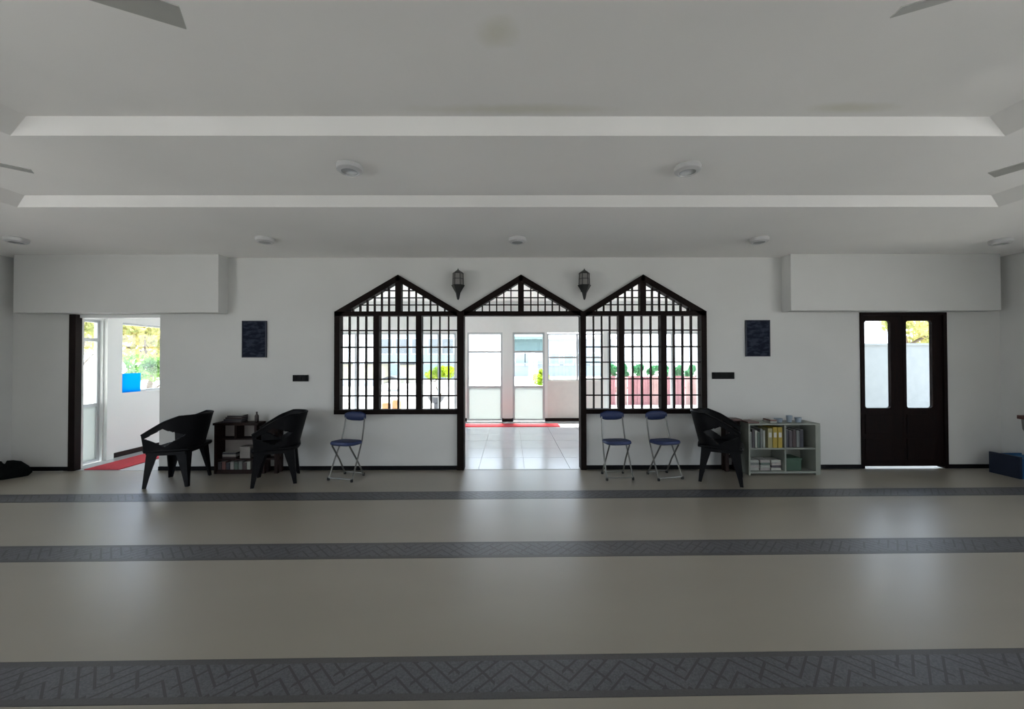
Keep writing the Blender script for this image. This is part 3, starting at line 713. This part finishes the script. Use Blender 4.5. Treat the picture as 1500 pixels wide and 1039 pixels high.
# ------------------------------------------------------------------ blue folding chairs
def fold_chair():
    r_ = empty('folding_chair')
    # backrest tube pair runs from the pad down to the front feet; second pair from the rear seat to the rear feet
    hw = .155
    for s in (-1, 1):
        MB().tube([(s*hw*.86, .155, .73), (s*hw*.88, .13, .60), (s*hw*.92, .085, .44), (s*hw, -.03, .22), (s*hw*1.02, -.135, .012)], .0095, 8).build('front_leg', M['steel'], r_, smooth=True)
        MB().tube([(s*hw*.78, -.12, .41), (s*hw*.80, .02, .21), (s*hw*.86, .135, .012)], .0095, 8).build('rear_leg', M['steel'], r_, smooth=True)
    for y, w_ in ((-.135, 1.02), (.135, .86)):
        MB().tube([(-hw*w_, y, .03), (hw*w_, y, .03)], .008, 8).build('crossbar', M['steel'], r_, smooth=True)
        for s in (-1, 1): MB().lathe([(.014, 0), (.016, .004), (.015, .03), (.010, .034)], (s*hw*w_, y, -.0), 10).build('foot_cap', M['rubber'], r_, smooth=True)
    # padded back: curved slab with rounded ends
    v = []; f = []; n_ = 16; K = 8
    for i in range(n_+1):
        u = -1+2*i/n_; hh = .058*(1-abs(u)**3.5*.55); cx = u*.150; cy = .165-.02*(1-u*u)*-1
        for k_ in range(K):
            t = 2*PI*k_/K; th = .018*(1-abs(u)**5*.6)
            v.append((cx, .150+.018*(1-u*u)+th*math.cos(t), .735-.055+.045+hh*math.sin(t)))
    for i in range(n_):
        for k_ in range(K): j = (k_+1) % K; f.append([i*K+k_, i*K+j, (i+1)*K+j, (i+1)*K+k_])
    f.append(list(range(K-1, -1, -1))); f.append([n_*K+k_ for k_ in range(K)])
    link_mesh('backrest', v, f, M['bluevinyl'], r_, True)
    # padded seat
    m_ = MB(); n2 = 28; prof = [(.85, 0), (.99, .012), (1, .03), (.95, .045), (.7, .052)]
    for sc, z in prof:
        for i in range(n2):
            t = 2*PI*i/n2; c, s = math.cos(t), math.sin(t)
            x = math.copysign(abs(c)**.55, c)*.160*sc; y = math.copysign(abs(s)**.6, s)*.145*sc-.02
            m_.v.append(Vector((x, y, .405+z+y*-.06)))
    for k_ in range(len(prof)-1):
        for i in range(n2): j = (i+1) % n2; m_.f.append([k_*n2+i, k_*n2+j, (k_+1)*n2+j, (k_+1)*n2+i])
    m_.f.append(list(range(n2-1, -1, -1))); m_.f.append([(len(prof)-1)*n2+i for i in range(n2)])
    m_.build('seat', M['bluevinyl'], r_, smooth=True)
    return r_
fc = fold_chair()
for i, (x, y, a_, lb) in enumerate(((-1.98, 4.78, -14, 'blue padded folding chair under the left grille'),
                                    (1.285, 4.79, 4, 'blue padded folding chair under the right grille, nearer the central doorway'),
                                    (1.865, 4.79, 13, 'blue padded folding chair under the right grille, beside the black armchair'))):
    o = fc if i == 0 else copy_tree(fc)
    o.location = (x, y, .0024); o.rotation_euler = (0, 0, R(a_)); tag(o, lb, 'chair', 'blue folding chairs by the far wall')

# ------------------------------------------------------------------ left book rack
def thing_box(name, m_, dims, label, cat, group=None, bevel=.003):
    o = B(name, m_, None, *dims, bevel=bevel); return tag(o, label, cat, group)
RX0, RX1 = aty(307, 650, 4.88).x, aty(370, 650, 4.88).x; RY0, RY1 = 4.955, 5.12
rh = aty(340, 622, 4.86).z
rk = empty('book_rack', ((RX0+RX1)/2, (RY0+RY1)/2, 0.0024)); tag(rk, 'small dark brown wooden rack between the two left armchairs', 'rack')
hw = (RX1-RX0)/2; hd = (RY1-RY0)/2
B('side_panel', M['brown'], rk, -hw, -hw+.03, -hd, hd, 0, rh-.03); B('side_panel', M['brown'], rk, hw-.03, hw, -hd, hd, 0, rh-.03)
B('top_board', M['brown'], rk, -hw-.015, hw+.015, -hd-.01, hd, rh-.03, rh, bevel=.004)
sh_z = [.05, aty(340, 676, 4.86).z, aty(340, 645, 4.86).z]
for z in sh_z: B('shelf', M['brown'], rk, -hw+.03, hw-.03, -hd+.01, hd, z-.02, z)
B('back_panel', mat('pale_back_board', (.32, .29, .27), .7), rk, -hw+.03, hw-.03, hd-.012, hd-.002, sh_z[1], rh-.04)
B('divider', M['brown'], rk, -.02, .01, -hd+.01, hd-.013, sh_z[2], rh-.03)
B('plinth', M['brown'], rk, -hw+.03, hw-.03, -hd+.005, -hd+.02, 0, .03)
rx = (RX0+RX1)/2
bcols = [mat('book_cover_%d' % i, c, .6, noise=.15) for i, c in enumerate(((.06, .05, .055), (.30, .28, .26), (.05, .03, .03), (.16, .07, .06), (.07, .10, .08), (.33, .34, .30), (.035, .035, .045), (.14, .15, .14)))]
def book_mesh(w_, d, h, m_, name='book'):
    r_ = empty(name)
    B('cover', m_, r_, -w_/2, w_/2, -d/2, d/2, 0, h, bevel=min(.002, w_*.2)); B('pages', M['pagewhite'], r_, -w_/2+.002, w_/2-.002, -d/2+.005, d/2+.0015, .003, h+.0015)
    return r_
# standing books on the bottom tier
pos = ['leftmost', 'second', 'third', 'fourth', 'fifth', 'sixth', 'seventh', 'rightmost']
for i in range(8):
    x = rx-hw+.055+i*.052
    if x > rx+hw-.05: break
    h = (.09, .10, .085, .098, .09, .10, .088, .095)[i]
    o = book_mesh(.044, .12, h, bcols[(i*3) % 8]); o.location = (x, RY0+.08, sh_z[0]+.0026); tag(o, '%s upright book on the lowest tier of the brown rack' % pos[i], 'book', 'books on the lowest tier of the brown rack')
for i in range(3):
    o = book_mesh(.17, .12, .022, bcols[(2, 1, 6)[i]]); o.location = (rx-.10, RY0+.09, sh_z[1]+.003+i*.0255); tag(o, '%s lying book at left on the middle tier of the brown rack' % ('lowest', 'middle', 'topmost')[i], 'book', 'books lying on the brown rack')
o = thing_box('cardboard_box', mat('grey_card', (.30, .28, .26), .8, noise=.1), (rx+.03, rx+.16, RY0+.04, RY0+.15, sh_z[1]+.0026, sh_z[1]+.15), 'pale grey carton on the middle tier of the brown rack', 'box')
for i in range(4):
    o = book_mesh(.24-.02*i, .13, .020, bcols[(0, 6, 2, 0)[i]]); o.location = (rx-.07+.012*i, RY0+.09, rh+.003+i*.0225); o.rotation_euler = (0, 0, R(-3+5*i % 9)); tag(o, '%s dark book in the pile on top of the brown rack' % ('lowest', 'second lowest', 'second highest', 'highest')[i], 'book', 'dark books piled on the brown rack')
# pale figure of small bottle on the top right
MBt = MB().lathe([(.022, 0), (.024, .01), (.024, .08), (.01, .10), (.01, .125), (.012, .13)], (0, 0, 0), 14)
o = MBt.build('bottle', mat('dark_bottle', (.03, .02, .02), .3), None, smooth=True); o.location = (rx+hw-.05, RY0+.08, rh+.003); tag(o, 'small dark bottle on the right end of the brown rack', 'bottle')
# brown desk behind the second armchair
def small_table(name, x0, x1, y0, y1, h, m_, mt, label, cat):
    r_ = empty(name, ((x0+x1)/2, (y0+y1)/2, .0024)); tag(r_, label, cat)
    a_, b_ = (x1-x0)/2, (y1-y0)/2
    B('tabletop', mt, r_, -a_-.02, a_+.02, -b_, b_, h-.03, h, bevel=.005)
    for sx_ in (-1, 1):
        for sy in (-1, 1): B('leg', m_, r_, sx_*(a_-.02)-.02, sx_*(a_-.02)+.02, sy*(b_-.035)-.02, sy*(b_-.035)+.02, 0, h-.03)
    B('apron', m_, r_, -a_+.04, a_-.04, -b_+.02, -b_+.035, h-.11, h-.03); B('shelf', m_, r_, -a_+.02, a_-.02, -b_+.03, b_-.03, .17, .19)
    B('side_panel', m_, r_, -a_+.0, -a_+.012, -b_+.055, b_-.055, .19, h-.03)
    return r_
small_table('side_table', aty(378, 650, 4.9).x, aty(402, 650, 4.9).x, 4.95, 5.11, .60, M['brown'], M['brown'], 'narrow dark brown stand behind the second left armchair', 'table')

# ------------------------------------------------------------------ right side: brown table, grey shelf
T0 = aty(1066, 650, 4.95).x
small_table('side_table', T0, aty(1087, 650, 4.95).x, 4.98, 5.12, aty(1090, 614, 4.98).z-.0024, M['brown'], M['brownred'], 'red-brown wooden table between the black armchair and the grey shelf', 'table')
G0, G1 = aty(1093, 650, 4.86).x+.02, aty(1200, 650, 4.86).x; GY0, GY1 = 4.84, 5.11
gh = aty(1150, 621, GY0).z
gs = empty('open_shelf', ((G0+G1)/2, (GY0+GY1)/2, .0024)); tag(gs, 'low pale grey-green open shelf filled with books and boxes', 'shelf')
ga = (G1-G0)/2; gb = (GY1-GY0)/2; gm = M['grayshelf']; zm = aty(1150, 657, GY0).z
B('side_panel', gm, gs, -ga, -ga+.02, -gb, gb, 0, gh-.02); B('side_panel', gm, gs, ga-.06, ga, -gb, gb, 0, gh-.02)
B('top_board', gm, gs, -ga, ga, -gb, gb, gh-.02, gh, bevel=.003); B('shelf', gm, gs, -ga+.02, ga-.06, -gb+.005, gb-.01, zm-.018, zm)
B('bottom_board', gm, gs, -ga+.02, ga-.06, -gb+.003, gb-.01, .02, .045); B('back_panel', gm, gs, -ga+.02, ga-.06, gb-.01, gb, .02, gh-.02)
gdx = aty(1151, 650, GY0).x-(G0+G1)/2
B('divider', gm, gs, gdx-.009, gdx+.009, -gb+.005, gb-.01, .045, gh-.02)
gcx = (G0+G1)/2
xx = G0+.045; i = 0
words = ['first', 'second', 'third', 'fourth', 'fifth', 'sixth', 'seventh', 'eighth', 'ninth', 'tenth']
top_cols = (7, 0, 5, 4, 7, 5, 0, 4, 1)
while xx < gcx+gdx-.23 and i < 8:
    h = .19+.02*((i*5) % 3)
    o = book_mesh(.028, .16, h, bcols[top_cols[i]]); o.location = (xx, GY0+.11, zm+.0028); tag(o, '%s book from the left on the upper tier of the grey shelf' % words[i], 'book', 'books on the upper tier of the grey shelf'); xx += .033; i += 1
# yellow binders
ym = mat('yellow_card', (.33, .24, .025), .6, noise=.1); ym2 = mat('pale_yellow_card', (.27, .25, .12), .6)
ylab = ['pale yellow binder beside the books on the grey shelf', 'yellow binder left of the divider on the grey shelf', 'deep yellow binder against the divider on the grey shelf']
for q in range(3):
    w_ = .05; x = gcx+gdx-.185+q*.062
    r_ = empty('binder', (x, GY0+.12, zm+.0028)); tag(r_, ylab[q], 'binder', 'yellow binders on the grey shelf')
    B('cover', ym2 if q == 0 else ym, r_, -.027, .027, -.11, .09, 0, .255 if q else .24, bevel=.003); B('spine_label', M['pagewhite'], r_, -.017, .017, -.1115, -.110, .13, .19)
# black binders in the right compartment
for q in range(5):
    x = gcx+gdx+.045+q*.046
    if x > G1-.085: break
    o = book_mesh(.04, .18, .215-.01*(q % 2), bcols[(6, 0, 2, 7, 6)[q]]); o.location = (x, GY0+.13, zm+.0028); tag(o, '%s dark file from the divider in the upper right bay of the grey shelf' % words[q], 'book', 'dark files in the grey shelf')
# lower left: stacks of papers and pale books
for q in range(3):
    for s_ in range(4):
        o = book_mesh(.12, .15, .028, bcols[(5, 1, 7, 5, 1, 5, 4, 1, 5, 0, 1, 5)[q*4+s_]]); o.location = (G0+.093+q*.138, GY0+.12, .0484+s_*.0325); o.rotation_euler = (0, 0, R((-2, 1, 2, -1)[s_]))
        tag(o, '%s book of the %s pile on the lower tier of the grey shelf' % (('lowest', 'second', 'third', 'topmost')[s_], ('left', 'middle', 'right')[q]), 'book', 'piled books on the grey shelf')
gbx = empty('storage_box', (gcx+gdx+.12, GY0+.12, .048)); tag(gbx, 'dark green storage box in the lower right bay of the grey shelf', 'box')
gmn = mat('dark_green_plastic', (.018, .06, .03), .5)
B('body', gmn, gbx, -.095, .095, -.09, .11, 0, .13, bevel=.008); B('lid', gmn, gbx, -.1, .1, -.095, .115, .131, .155, bevel=.005)
# flat brown board lying at the left end
o = B('tray', M['brownred'], None, G0+.005, aty(1114, 620, GY0).x, GY0+.02, GY0+.22, gh+.003, gh+.022, bevel=.004); tag(o, 'flat red-brown wooden tray on the left end of the grey shelf', 'tray')
# objects on top
gt = gh+.0024+.0006
pls = mat('clear_blue_plastic', (.30, .36, .42), .3, noise=.2)
for q, (px, rr, hh) in enumerate(((1140, .05, .05), (1156, .035, .085), (1169, .04, .06))):
    x = aty(px, 620, GY0+.1).x
    o = MB().lathe([(rr*.75, 0), (rr*.8, .004), (rr, hh), (rr*.93, hh), (rr*.7, .01)], (0, 0, 0), 18).build('plastic_tub', pls, None, smooth=True)
    o.location = (x, GY0+.1, gt); tag(o, ('wide', 'tall', 'small')[q]+' pale blue plastic tub on top of the grey shelf, '+('left of the others', 'between the others', 'right of the others')[q], 'tub', 'plastic tubs on the grey shelf')
x = aty(1129, 620, GY0+.1).x
for q in range(2):
    o = book_mesh(.085-.01*q, .15, .018, bcols[(5, 3)[q]]); o.location = (x, GY0+.12, gt+q*.0215); tag(o, '%s book lying on top of the grey shelf, left of the tubs' % ('lower pale', 'upper reddish')[q], 'book', 'books on top of the grey shelf')

# ------------------------------------------------------------------ wall things
for i, (a_, b_, c, d) in enumerate(((354, 390, 470, 524), (1093, 1128, 469, 522.5))):
    p0 = aty(a_, d, WY-.02); p1 = aty(b_, c, WY-.02)
    r_ = empty('notice_board', ((p0.x+p1.x)/2, WY, (p0.z+p1.z)/2)); tag(r_, ('dark navy notice board on the wall left of the grilles', 'dark navy notice board on the wall right of the grilles')[i], 'board')
    w_, h = (p1.x-p0.x)/2, (p1.z-p0.z)/2
    B('panel', M['notice'], r_, -w_+.008, w_-.008, -.016, -.002, -h+.008, h-.008)
    f_ = MB().box(-w_, w_, -.022, 0, h-.01, h).box(-w_, w_, -.022, 0, -h, -h+.01).box(-w_, -w_+.01, -.022, 0, -h+.01, h-.01).box(w_-.01, w_, -.022, 0, -h+.01, h-.01)
    f_.build('frame', M['darkblue'], r_)
for i, (a_, b_, c, d) in enumerate(((428.5, 451, 549.5, 559), (1044, 1076, 545.5, 555.5))):
    p0 = aty(a_, d, WY-.02); p1 = aty(b_, c, WY-.02)
    r_ = empty('switch_box', ((p0.x+p1.x)/2, WY, (p0.z+p1.z)/2)); tag(r_, ('short black switch plate on the wall left of the grilles', 'longer black switch plate on the wall right of the grilles')[i], 'switch')
    w_, h = (p1.x-p0.x)/2, (p1.z-p0.z)/2
    B('plate', M['base'], r_, -w_, w_, -.02, 0, -h, h, bevel=.004)
    for q in range(3+i): xx = -w_+(q+.5)*2*w_/(3+i); B('rocker', M['base'], r_, xx-.018, xx+.018, -.026, -.018, -h*.6, h*.6, bevel=.003)
def lantern():
    r_ = empty('wall_lantern'); m_ = M['lampmetal']
    # local origin at wall, z=0 at middle; body stands 0.11 out
    c = -.10
    B('wall_plate', m_, r_, -.03, .03, -.012, 0, -.07, .08, bevel=.004)
    MB().tube([(0, -.01, .02), (0, -.04, .06), (0, c, .13), (0, c, .155)], .008, 8).build('arm', m_, r_, smooth=True)
    MB().lathe([(.004, -.19), (.014, -.175), (.03, -.10), (.082, -.01), (.088, .0), (.05, .002)], (0, c, 0), 6).build('bowl', m_, r_)
    MB().lathe([(.068, .0), (.062, .145)], (0, c, 0), 6).build('glass', mat('smoky_lantern_glass', (.22, .215, .205), .15), r_)
    for k_ in range(6):
        t = 2*PI*k_/6; MB().tube([(.07*math.cos(t), c+.07*math.sin(t), 0), (.064*math.cos(t), c+.064*math.sin(t), .147)], .0055, 5).build('bar', m_, r_)
    MB().lathe([(.074, .075), (.074, .083)], (0, c, 0), 6).build('band', m_, r_)
    MB().lathe([(.075, .145), (.066, .16), (.03, .185), (.008, .20), (.004, .215)], (0, c, 0), 6).build('cap', m_, r_)
    return r_
lt = lantern()
for i, px in enumerate((671, 856)):
    o = lt if i == 0 else copy_tree(lt)
    p = aty(px, 418, WY-.1); o.location = (p.x, WY, p.z); tag(o, 'black hexagonal wall lantern in the valley between the %s and central gables' % ('left' if i == 0 else 'right'), 'lamp', 'wall lanterns between the gables')

# ------------------------------------------------------------------ ceiling lights
def clight():
    r_ = empty('ceiling_light')
    MB().lathe([(.105, 0), (.11, -.008), (.105, -.04), (.085, -.055), (.07, -.055), (.066, -.045)], (0, 0, 0), 28).build('rim', M['lightrim'], r_, smooth=True)
    MB().lathe([(.068, -.044), (.067, -.050), (.04, -.053)], (0, 0, 0), 24).build('diffuser', M['lightglass'], r_, smooth=True)
    return r_
cl = clight(); first = True
for i, (px, py, z, sc, wd) in enumerate(((512, 247, z1c, .85, 'left downlight on the middle step of the ceiling'), (1007, 248, z1c, .85, 'right downlight on the middle step of the ceiling'),
        (388, 352, Z0, .9, 'downlight near the far wall above the left notice board'), (758, 352, Z0, .9, 'downlight near the far wall above the central gable'), (1112, 352, Z0, .9, 'downlight near the far wall above the right notice board'),
        (24, 352, Z0, .9, 'downlight in the far left corner of the ceiling'), (1466, 354, Z0, .9, 'downlight in the far right corner of the ceiling'))):
    o = cl if first else copy_tree(cl); first = False
    p = atz(px, py, z-.02); o.location = (p.x, p.y, z); o.scale = (sc, sc, sc); tag(o, 'round white unlit '+wd, 'light', 'ceiling downlights')

# ------------------------------------------------------------------ ceiling fans
def fan(hub, ang, label, tilt, zf=2.54, zc=2.93):
    r_ = empty('ceiling_fan', (hub[0], hub[1], zf)); tag(r_, label, 'fan', 'ceiling fans')
    MB().lathe([(.03, .06), (.10, .05), (.115, .02), (.115, -.02), (.09, -.05), (.03, -.06)], (0, 0, 0), 24).build('motor', M['fanhub'], r_, smooth=True)
    MB().tube([(0, 0, .05), (0, 0, zc-zf)], .011, 10).build('downrod', M['fanhub'], r_, smooth=True)
    MB().lathe([(.02, zc-zf-.07), (.055, zc-zf-.01), (.055, zc-zf)], (0, 0, 0), 18).build('canopy', M['fanhub'], r_, smooth=True)
    for k_ in range(3):
        a_ = R(ang+120*k_); m_ = MB(); n_ = 8
        for i in range(n_+1):
            x = .14+(.62-.14)*i/n_; w_ = .034+.008*min(1, i/3)
            dz = math.sin(R(tilt))*w_
            for (y, z) in ((-w_, -dz), (w_, dz), (w_, dz+.004), (-w_, -dz+.004)): m_.v.append(Vector((x, y, z)))
        for i in range(n_):
            for q in range(4): j = (q+1) % 4; m_.f.append([i*4+q, i*4+j, (i+1)*4+j, (i+1)*4+q])
        m_.f.append([0, 1, 2, 3]); m_.f.append([n_*4+q for q in (3, 2, 1, 0)])
        bl = m_.build('blade', M['fan'], r_); bl.rotation_euler = (0, 0, a_)
        br = B('blade_iron', M['fanhub'], bl, .10, .19, -.018, .018, .003, .009)
    return r_
def place_fan(tip, inner, label, tilt, z=2.54, zc=2.93):
    a_ = atz(*tip, z); b_ = atz(*inner, z); d = (b_-a_).normalized(); hub = a_+d*.62
    fan((hub.x, hub.y), math.degrees(math.atan2(-d.y, -d.x)), label, tilt, z, zc)
place_fan((268, 27), (165, -5), 'ceiling fan at the top left, one grey blade tip in view', -6)
place_fan((1312, 19), (1405, -8), 'ceiling fan at the top right, one pale blade tip in view', -22)
place_fan((48, 252), (0, 242), 'ceiling fan at the left edge, one blade tip in view', 6, zc=z1c)
place_fan((1452, 257), (1500, 243), 'ceiling fan at the right edge, one blade tip in view', 8, zc=z1c)

# ------------------------------------------------------------------ corners
p0 = atz(1462, 702, 0)
bx = empty('storage_crate', (p0.x+.50, 4.80, .0024)); tag(bx, 'blue plastic crate with dark end on the floor in the right corner', 'crate')
m_ = MB(); hx, hyy, hz = .23, .15, .24
m_.box(-hx, hx, -hyy, -hyy+.012, 0, hz).box(-hx, hx, hyy-.012, hyy, 0, hz).box(hx-.012, hx, -hyy+.012, hyy-.012, 0, hz).box(-hx+.001, hx-.012, -hyy+.012, hyy-.012, 0, .012)
m_.build('body', M['bluebox'], bx)
B('end_panel', M['darkblue'], bx, -hx-.03, -hx, -hyy, hyy, 0, hz+.02); B('rim', M['bluebox'], bx, -hx, hx, -hyy-.012, -hyy, hz-.03, hz)
B('cloth_fill', mat('blue_fabric', (.01, .11, .26), .8, bump=.5, bscale=30), bx, -hx+.005, hx-.015, -hyy+.015, hyy-.015, .02, hz-.015, bevel=.02)
# bracket shelf on the right wall
p1 = aty(1489, 608, 4.62)
ws = empty('wall_shelf', (XR, 4.42, p1.z)); tag(ws, 'brown wooden bracket shelf on the right wall, cut by the picture edge', 'shelf')
lx = p1.x-XR
B('board', M['brownred'], ws, lx, 0, -.2, .2, -.045, 0, bevel=.006)
MB().tube([(lx+.035, .17, -.045), (lx+.045, .17, -.16), (lx+.12, .17, -.25), (lx+.25, .17, -.31), (-.01, .17, -.34)], .012, 8).build('bracket', M['steel'], ws, smooth=True)
# black bag in the left corner
bag = empty('cloth_bag', (-6.22, 4.86, .0024)); tag(bag, 'black cloth bag slumped on the floor in the left corner', 'bag')
v = []; f = []; n_ = 20; rows = [(.86, 0), (1, .04), (.95, .10), (.7, .15), (.35, .17), (.1, .172)]
for sc, z in rows:
    for i in range(n_):
        t = 2*PI*i/n_; rr = 1+.07*math.sin(3*t+z*20)+.05*math.sin(5*t); v.append((.26*sc*rr*math.cos(t), .17*sc*rr*math.sin(t), z*(1+.15*math.sin(2*t))))
for k_ in range(len(rows)-1):
    for i in range(n_): j = (i+1) % n_; f.append([k_*n_+i, k_*n_+j, (k_+1)*n_+j, (k_+1)*n_+i])
f.append(list(range(n_-1, -1, -1))); f.append([(len(rows)-1)*n_+i for i in range(n_)])
link_mesh('body', v, f, M['cloth'], bag, True)
MB().tube([(-.08+.16*i/10, -.06, .14+.06*math.sin(PI*i/10)) for i in range(11)], .008, 6).build('handle', M['cloth'], bag, smooth=True)
